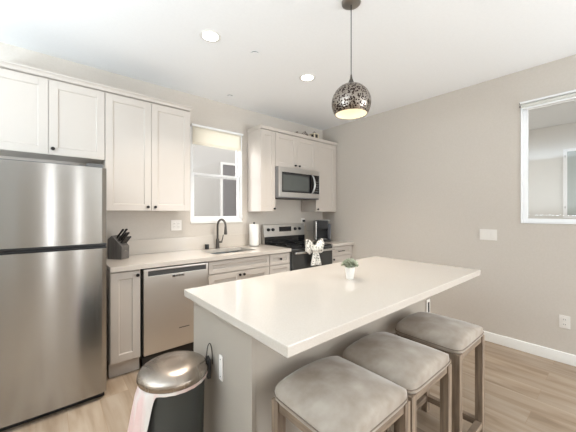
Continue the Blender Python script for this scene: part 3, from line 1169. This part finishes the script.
# ------------------------------------------------------------------ island
IX0, IX1, IY0, IY1 = 0.594, 2.520, 0.703, 1.611
BX0, BX1, BY0, BY1 = 0.628, 2.262, 0.965, 1.560
t = thing('kitchen_island', ((BX0 + BX1) / 2, (BY0 + BY1) / 2, 0), 'off-white panelled island base standing under the island worktop', 'island')
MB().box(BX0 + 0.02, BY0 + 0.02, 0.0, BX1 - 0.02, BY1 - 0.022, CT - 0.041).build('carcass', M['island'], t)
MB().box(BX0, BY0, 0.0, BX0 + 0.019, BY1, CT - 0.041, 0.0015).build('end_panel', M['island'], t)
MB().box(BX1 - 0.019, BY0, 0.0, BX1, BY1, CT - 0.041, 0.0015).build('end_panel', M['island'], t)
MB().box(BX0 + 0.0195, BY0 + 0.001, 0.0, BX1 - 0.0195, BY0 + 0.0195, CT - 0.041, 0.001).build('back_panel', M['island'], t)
xs = [BX0 + 0.02, 1.03, 1.44, 1.85, BX1 - 0.02]
for a, b_ in zip(xs, xs[1:]):
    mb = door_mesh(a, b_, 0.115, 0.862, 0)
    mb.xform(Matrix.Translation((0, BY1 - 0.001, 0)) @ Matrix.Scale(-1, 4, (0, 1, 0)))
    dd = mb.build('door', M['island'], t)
mb = MB()
mb.box(IX0, IY0, CT - 0.040, IX1, IY1, CT, 0.004, 3)
tag(mb.build('island_worktop', M['quartz']), 'big white quartz worktop overhanging the island base', 'worktop')

t = thing('wall_outlet', (2.212, BY0, 0.57), 'white outlet with dark socket on the island back panel near its far end', 'outlet')
MB().box(2.184, BY0 - 0.007, 0.572, 2.240, BY0 - 0.0005, 0.690, 0.002).build('cover_plate', M['plate'], t)
MB().box(2.200, BY0 - 0.010, 0.592, 2.226, BY0 - 0.0065, 0.670, 0.002).build('socket', M['slot'], t)
t = thing('cover_plate', (BX0, 1.222, 0.56), 'narrow white cover plate on the island end panel behind the trash can', 'cover plate')
MB().box(BX0 - 0.007, 1.206, 0.562, BX0 - 0.0005, 1.238, 0.678, 0.002).build('plate', M['plate'], t)
for zz in (0.580, 0.660):
    MB().cyl((BX0 - 0.0085, 1.222, zz), 0.003, 0.002, 'X', 10).build('screw', M['nickel'], t)

# potted succulent on the island
px, py = 1.528, 1.169
t = thing('potted_succulent', (px, py, CT), 'small grey-green succulent in a white pot standing on the island', 'plant')
mb = MB()
mb.lathe([(0, 0), (0.024, 0), (0.025, 0.002), (0.034, 0.078), (0.031, 0.078), (0.029, 0.068), (0, 0.068)], (px, py, CT), 10)
mb.build('pot', M['pot'], t, 20)
MB().lathe([(0, 0.0715), (0.0285, 0.0695)], (px, py, CT), 10).build('soil', M['soil'], t)


def rosette(c, tilt, az, r, parent):
    mb = MB()
    bm = mb.bm
    for ring_i, (n, el, ln, wd) in enumerate(((7, 15, 1.0, 0.30), (7, 38, 0.85, 0.28), (5, 62, 0.6, 0.24), (3, 80, 0.42, 0.18))):
        for k in range(n):
            a = 2 * PI * (k + 0.5 * (ring_i % 2)) / n + random.uniform(-0.1, 0.1)
            e_ = math.radians(el)
            d_ = Vector((math.cos(a) * math.cos(e_), math.sin(a) * math.cos(e_), math.sin(e_)))
            s_ = Vector((-math.sin(a), math.cos(a), 0))
            u_ = s_.cross(d_) * -1
            L_ = r * ln
            pr = [(0.0, 0.25), (0.35, 0.8), (0.65, 1.0), (0.88, 0.6), (1.0, 0.05)]
            prev = None
            for s, w in pr:
                ctr = d_ * (L_ * s) + u_ * (L_ * 0.15 * s * s)
                hw = r * wd * w
                th = r * 0.07 * w
                rg = [bm.verts.new(ctr + s_ * hw), bm.verts.new(ctr + u_ * th * 0.4), bm.verts.new(ctr - s_ * hw), bm.verts.new(ctr - u_ * th)]
                if prev:
                    for q in range(4):
                        bm.faces.new((prev[q], prev[(q + 1) % 4], rg[(q + 1) % 4], rg[q]))
                prev = rg
            bm.faces.new(prev)
    mb.xform(Matrix.Translation(c) @ Matrix.Rotation(az, 4, 'Z') @ Matrix.Rotation(tilt, 4, 'Y'))
    return mb.build('rosette', M['leaf'], parent, 60)


rosette(Vector((px, py, CT + 0.096)), 0, 0.3, 0.046, t)
for k in range(7):
    a = 2 * PI * k / 7
    rosette(Vector((px + 0.026 * math.cos(a), py + 0.026 * math.sin(a), CT + 0.090 + 0.008 * (k % 2))), 0.7, a, 0.034 + 0.004 * (k % 3), t)

# ------------------------------------------------------------------ stools
SW, SD = 0.413, 0.372


def make_stool(label):
    t = thing('counter_stool', (0, 0, 0), label, 'stool', 'upholstered counter stools along the island')
    # cushion: rounded-rectangle plan, crowned top
    zb, zs = 0.622, 0.646
    def outline(u, sx, sy, n=9):
        a = 2 * PI * u
        c_, s_ = math.cos(a), math.sin(a)
        k = (abs(c_) ** n + abs(s_) ** n) ** (-1 / n)
        return c_ * k * sx, s_ * k * sy
    mb = MB()
    prof = [(0.955, zb), (0.975, zb + 0.002), (0.996, zb + 0.008), (1.0, zb + 0.014), (1.0, zs - 0.004), (0.994, zs + 0.002)]
    for k in range(1, 13):
        r = 0.985 * (1 - (k - 1) / 11)
        prof.append((r, None))
    def top(x, y):
        qx = min(1, abs(x) / (SW / 2))
        qy = min(1, abs(y) / (SD / 2))
        return zs + 0.003 + 0.046 * max(0, 1 - qx ** 2.2) ** 0.9 * (0.66 + 0.34 * (1 - qy ** 4)) + 0.012 * max(0, 1 - max(qx, qy) ** 8) ** 0.6
    def fn(u, v):
        i = v * (len(prof) - 1)
        k = int(round(i))
        r, z = prof[k]
        x, y = outline(u, SW / 2 * max(r, 1e-3), SD / 2 * max(r, 1e-3))
        if z is None:
            z = top(x, y)
        return Vector((x, y, z))
    mb.grid(fn, 64, len(prof), closed_u=True)
    bmesh.ops.remove_doubles(mb.bm, verts=mb.bm.verts, dist=0.0005)
    mb.build('seat', M['suede'], t, 60)
    mb = MB()
    mb.tube([(*outline(k / 64, SW / 2 + 0.0005, SD / 2 + 0.0005), zs - 0.003) for k in range(64)], 0.0024, 6, True)
    mb.build('welt', mat('dark_welt', (118, 105, 93), 0.8), t)
    # frame
    lx, ly, lw = SW / 2 - 0.006, SD / 2 - 0.006, 0.040
    ap0, ap1 = 0.585, 0.6205
    mb = MB()
    mb.box(-lx + lw, -ly + 0.006, ap0, lx - lw, -ly + 0.028, ap1, 0.002)
    mb.box(-lx + lw, ly - 0.028, ap0, lx - lw, ly - 0.006, ap1, 0.002)
    mb.box(-lx + 0.006, -ly + lw, ap0, -lx + 0.028, ly - lw, ap1, 0.002)
    mb.box(lx - 0.028, -ly + lw, ap0, lx - 0.006, ly - lw, ap1, 0.002)
    mb.build('apron', M['woodrail'], t)
    for sx in (-1, 1):
        for sy in (-1, 1):
            x_, y_ = sx * (lx - lw / 2), sy * (ly - lw / 2)
            MB().box(x_ - lw / 2, y_ - lw / 2, 0, x_ + lw / 2, y_ + lw / 2, 0.6205, 0.002).build('leg', M['wood'], t)
    for s in (-1, 1):
        y_ = s * (ly - lw / 2)
        MB().box(-lx + lw, y_ - 0.017, 0.075, lx - lw, y_ + 0.017, 0.112, 0.002).build('stretcher', M['woodrail'], t)
        x_ = s * (lx - lw / 2)
        MB().box(x_ - 0.017, -ly + lw, 0.075, x_ + 0.017, ly - lw, 0.112, 0.002).build('stretcher', M['woodrail'], t)
    return t


stool = make_stool('taupe suede stool at the island end nearest the trash can')
stool.location = (0.872, 0.712, 0)
for x, lb in ((1.292, 'middle one of three taupe suede stools along the island'), (1.795, 'taupe suede stool at the far end of the island, nearest the right wall')):
    c = copy_tree(stool)
    c.location = (x, 0.716, 0)
    c['label'] = lb

# ------------------------------------------------------------------ trash can
tx, ty, tr, tz = 0.450, 1.352, 0.145, 0.607
t = thing('trash_can', (tx, ty, 0), 'dark grey round trash can with domed steel lid beside the island', 'trash can')
MB().lathe([(0, 0), (tr - 0.022, 0), (tr - 0.018, 0.004), (tr - 0.006, tz - 0.02), (tr - 0.004, tz), (tr - 0.010, tz), (tr - 0.024, 0.01), (0, 0.01)], (tx, ty, 0), 56).build('body', M['can'], t)
prof = [(tr - 0.006, tz - 0.004), (tr + 0.006, tz - 0.006), (tr + 0.009, tz + 0.002), (tr + 0.008, tz + 0.010)]
for k in range(1, 13):
    a = PI / 2 * k / 12
    prof.append(((tr + 0.008) * math.cos(a) if k < 12 else 0, tz + 0.010 + 0.052 * math.sin(a)))
MB().lathe(prof, (tx, ty, 0), 56).build('lid', M['steel_lid'], t, 50)
# rear hinge block and wire bail, towards the island
mb = MB()
mb.box(tr + 0.004, -0.026, tz - 0.062, tr + 0.022, 0.026, tz + 0.030, 0.004)
mb.box(tr - 0.006, -0.020, tz - 0.030, tr + 0.006, 0.020, tz - 0.012, 0.002)
mb.xform(Matrix.Translation((tx, ty, 0)) @ Matrix.Rotation(math.radians(-13), 4, 'Z'))
mb.build('hinge', M['black'], t)
mb = MB()
bp_ = []
for k in range(13):
    a = PI * k / 12
    bp_.append((tr + 0.016 - 0.014 * math.cos(a), -0.012, tz + 0.0 + 0.105 * math.sin(a) ** 0.7))
mb.tube(bp_, 0.0026, 8)
mb.xform(Matrix.Translation((tx, ty, 0)) @ Matrix.Rotation(math.radians(-13), 4, 'Z'))
mb.build('wire_handle', M['gun'], t)

# bag: folded over the rim all round, long tail on the left
mb = MB()


def bagf(u, v):
    a = 2 * PI * u
    d_ = (math.degrees(a) - 180 + 180) % 360 - 180          # centre of the hanging tail
    w = max(0.0, 1 - abs(d_) / 46)
    w = w * w * (3 - 2 * w)
    drop = 0.014 + 0.36 * min(1, w * 1.8)
    rp = 0.0035 * math.sin(a * 23) * min(1, v * 2) * (0.3 + w * 2.4) + 0.005 * math.sin(a * 9 + 1) * v * w
    rr = tr + 0.0045 + rp + w * 0.055 * v ** 0.8
    if v < 0.08:
        rr = tr - 0.002 + v / 0.08 * 0.0065
    return Vector((tx + rr * math.cos(a), ty + rr * math.sin(a), tz - 0.007 - drop * v))


mb.grid(bagf, 160, 14, closed_u=True)
tag(mb.build('trash_bag', M['bag'], None, 70, 0.0012), 'white and pink plastic bag hanging over the rim of the trash can', 'bag')

# ------------------------------------------------------------------ dish towel tied on the oven handle
t = thing('dish_towel', (2.61, 2.57, 0.70), 'grey and white floral dish towel tied in a bow on the oven handle', 'towel')
hx = 2.610


def lobe(sx, dz, name):
    mb = MB()
    def fn(u, v):
        a = 2 * PI * u
        s = v
        wd = 0.022 + 0.062 * math.sin(min(1, s * 1.12) * PI * 0.62) ** 1.2
        th = 0.010 + 0.026 * math.sin(min(1, s) * PI * 0.75)
        if v > 0.93:
            wd *= 0.85
            th *= 0.6
        rip = 1 + 0.14 * math.sin(a * 5 + s * 6)
        return Vector((hx + sx * (0.014 + 0.135 * s) + 0.006 * math.sin(a * 3), 2.548 + th * math.cos(a) * rip, 0.900 + dz * s + wd * math.sin(a) * rip))
    V = mb.grid(fn, 28, 14, closed_u=True)
    mb.bm.faces.new([r[0] for r in V])
    mb.bm.faces.new([r[-1] for r in V][::-1])
    mb.build(name, M['towel'], t, 70)


lobe(-1, 0.034, 'bow_loop')
lobe(1, 0.034, 'bow_loop')
mb = MB()
mb.lathe([(0, -0.050), (0.026, -0.044), (0.036, -0.014), (0.036, 0.014), (0.026, 0.044), (0, 0.050)], (hx, 2.538, 0.892), 20)
mb.build('knot', M['towel'], t, 60)
mb = MB()


def tail(u, v):
    x = hx + 0.004 + (u - 0.5) * (0.085 + 0.10 * v) + 0.03 * v
    y = 2.538 + 0.010 * math.sin(u * 11 + v * 2) * (0.3 + v) + 0.012 * v
    return Vector((x, y, 0.862 - 0.185 * v - 0.01 * (u - 0.5)))


mb.grid(tail, 22, 12)
mb.build('tail', M['towel'], t, 70, 0.004)

# ------------------------------------------------------------------ ornaments on top of the upper cabinets
zt = ZT + 0.0425
t = thing('small_lantern', (3.125, 3.06, zt), 'small cream lantern with dark openings on top of the right upper cabinets', 'lantern')
lx_, ly_ = 3.125, 3.06
mb = MB()
mb.box(lx_ - 0.055, ly_ - 0.055, zt, lx_ + 0.055, ly_ + 0.055, zt + 0.014, 0.003)
mb.box(lx_ - 0.055, ly_ - 0.055, zt + 0.076, lx_ + 0.055, ly_ + 0.055, zt + 0.088, 0.003)
for sx in (-1, 1):
    for sy in (-1, 1):
        mb.box(lx_ + sx * 0.042 - 0.009, ly_ + sy * 0.042 - 0.009, zt + 0.012, lx_ + sx * 0.042 + 0.009, ly_ + sy * 0.042 + 0.009, zt + 0.078, 0.002)
mb.build('frame', M['cream'], t)
MB().box(lx_ - 0.036, ly_ - 0.036, zt + 0.0145, lx_ + 0.036, ly_ + 0.036, zt + 0.0755).build('pane', M['slot'], t)
mb = MB()
mb.lathe([(0.05, 0.089), (0.03, 0.102), (0.010, 0.110), (0, 0.111)], (lx_, ly_, zt), 4)
mb.tube([(lx_ - 0.014 * math.cos(PI * k / 8), ly_, zt + 0.109 + 0.016 * math.sin(PI * k / 8)) for k in range(9)], 0.003, 6)
mb.build('roof', M['blackmetal'], t, 20)


def twigs(x, y, h, n, label):
    t = MB()
    rnd = random.Random(int(x * 100))
    for k in range(n):
        a = rnd.uniform(0, 2 * PI)
        R = rnd.uniform(0.02, 0.05)
        p0 = Vector((x + R * math.cos(a), y + R * math.sin(a), zt + 0.004))
        pts = []
        for s in range(9):
            q = s / 8
            aa = a + q * rnd.uniform(2.2, 4.0)
            rr = R * (0.4 + 1.0 * math.sin(q * PI))
            pts.append((x + rr * math.cos(aa), y + rr * math.sin(aa), zt + 0.006 + h * q * rnd.uniform(0.9, 1.0)))
        t.tube(pts, [0.005 - 0.003 * (s / 8) for s in range(9)], 6)
    o = t.build('twig_ornament', M['twig'])
    tag(o, label, 'ornament')


twigs(3.035, 3.16, 0.13, 7, 'brown twisted twig ornament on the cabinets beside the cream lantern')
twigs(2.84, 3.12, 0.085, 5, 'small brown twig ornament on the cabinets above the microwave')

# ------------------------------------------------------------------ ceiling fixtures


def recessed(x, y, label):
    t = thing('recessed_light', (x, y, H), label, 'ceiling light', 'recessed ceiling lights')
    MB().lathe([(0.060, -0.003), (0.066, -0.006), (0.080, -0.004), (0.084, -0.0005), (0.060, -0.0005), (0.060, -0.003)], (x, y, H), 40).build('trim_ring', M['trim'], t)
    MB().lathe([(0.0595, -0.0012), (0.0595, -0.003), (0, -0.0035)], (x, y, H), 32).build('diffuser', M['lampemit'], t)
    d = bpy.data.lights.new('recessed_lamp', 'AREA')
    d.shape = 'DISK'
    d.size = 0.11
    d.energy = 12
    d.spread = 1.9
    d.color = (1, 0.91, 0.80)
    o = bpy.data.objects.new('recessed_lamp', d)
    COL.objects.link(o)
    o.parent = t
    o.location = (0, 0, -0.012)
    return t


recessed(0.985, 2.107, 'lit round recessed ceiling light nearer the refrigerator, in front of the sink')
recessed(2.048, 2.107, 'lit round recessed ceiling light nearer the stove and pendant')


def cover(x, y, r, label):
    t = thing('sprinkler_cover', (x, y, H), label, 'sprinkler cover')
    MB().lathe([(0, -0.012), (r, -0.012), (r, -0.009), (0, -0.009)], (x, y, H), 32).build('cap', M['ceiling'], t)
    MB().lathe([(r * 0.82, -0.009), (r * 0.82, 0.0)], (x, y, H), 32).build('collar', M['slot'], t)


cover(1.39, 2.086, 0.042, 'small white round sprinkler cover on the ceiling between the recessed lights')
cover(1.667, 3.035, 0.042, 'faint white round sprinkler cover on the ceiling above the sink window')

# pendant
qx, qy, qz, qr = 1.537, 1.166, 2.074, 0.128
t = thing('pendant_lamp', (qx, qy, H), 'speckled silver and bronze globe pendant lamp hanging over the island', 'pendant lamp')
MB().lathe([(0, -0.019), (0.012, -0.019), (0.052, -0.016), (0.061, -0.011), (0.063, -0.001), (0, -0.001)], (qx, qy, H), 32).build('canopy', M['nickel'], t)
MB().tube([(qx, qy, H - 0.018), (qx, qy, qz + qr + 0.05)], 0.0028, 8).build('cord', M['black'], t)
MB().lathe([(0, 0.062), (0.005, 0.060), (0.008, 0.035), (0.018, 0.010), (0.022, -0.006), (0, -0.006)], (qx, qy, qz + qr), 20).build('cap', M['gun'], t)
amax = math.acos(-0.075 / qr)
prof = [(qr * math.sin(0.16 + (amax - 0.16) * k / 28), qr * math.cos(0.16 + (amax - 0.16) * k / 28)) for k in range(29)]
sh_ = MB().lathe(prof, (qx, qy, qz), 64).build('lamp_shade', M['shade'], t, 80)
pi_ = [((qr - 0.003) * math.sin(0.12 + (amax - 0.12) * k / 28), (qr - 0.003) * math.cos(0.12 + (amax - 0.12) * k / 28)) for k in range(29)]
MB().lathe(pi_, (qx, qy, qz), 64).build('shade_liner', M['liner'], t, 80)
MB().lathe([(0, 0.10), (0.018, 0.10), (0.018, 0.06), (0, 0.06)], (qx, qy, qz), 16).build('socket', M['black'], t)
MB().lathe([(0, 0.06), (0.014, 0.055), (0.026, 0.03), (0.03, 0.008), (0.026, -0.012), (0.012, -0.023), (0, -0.025)], (qx, qy, qz), 20).build('bulb', M['bulb'], t, 80)
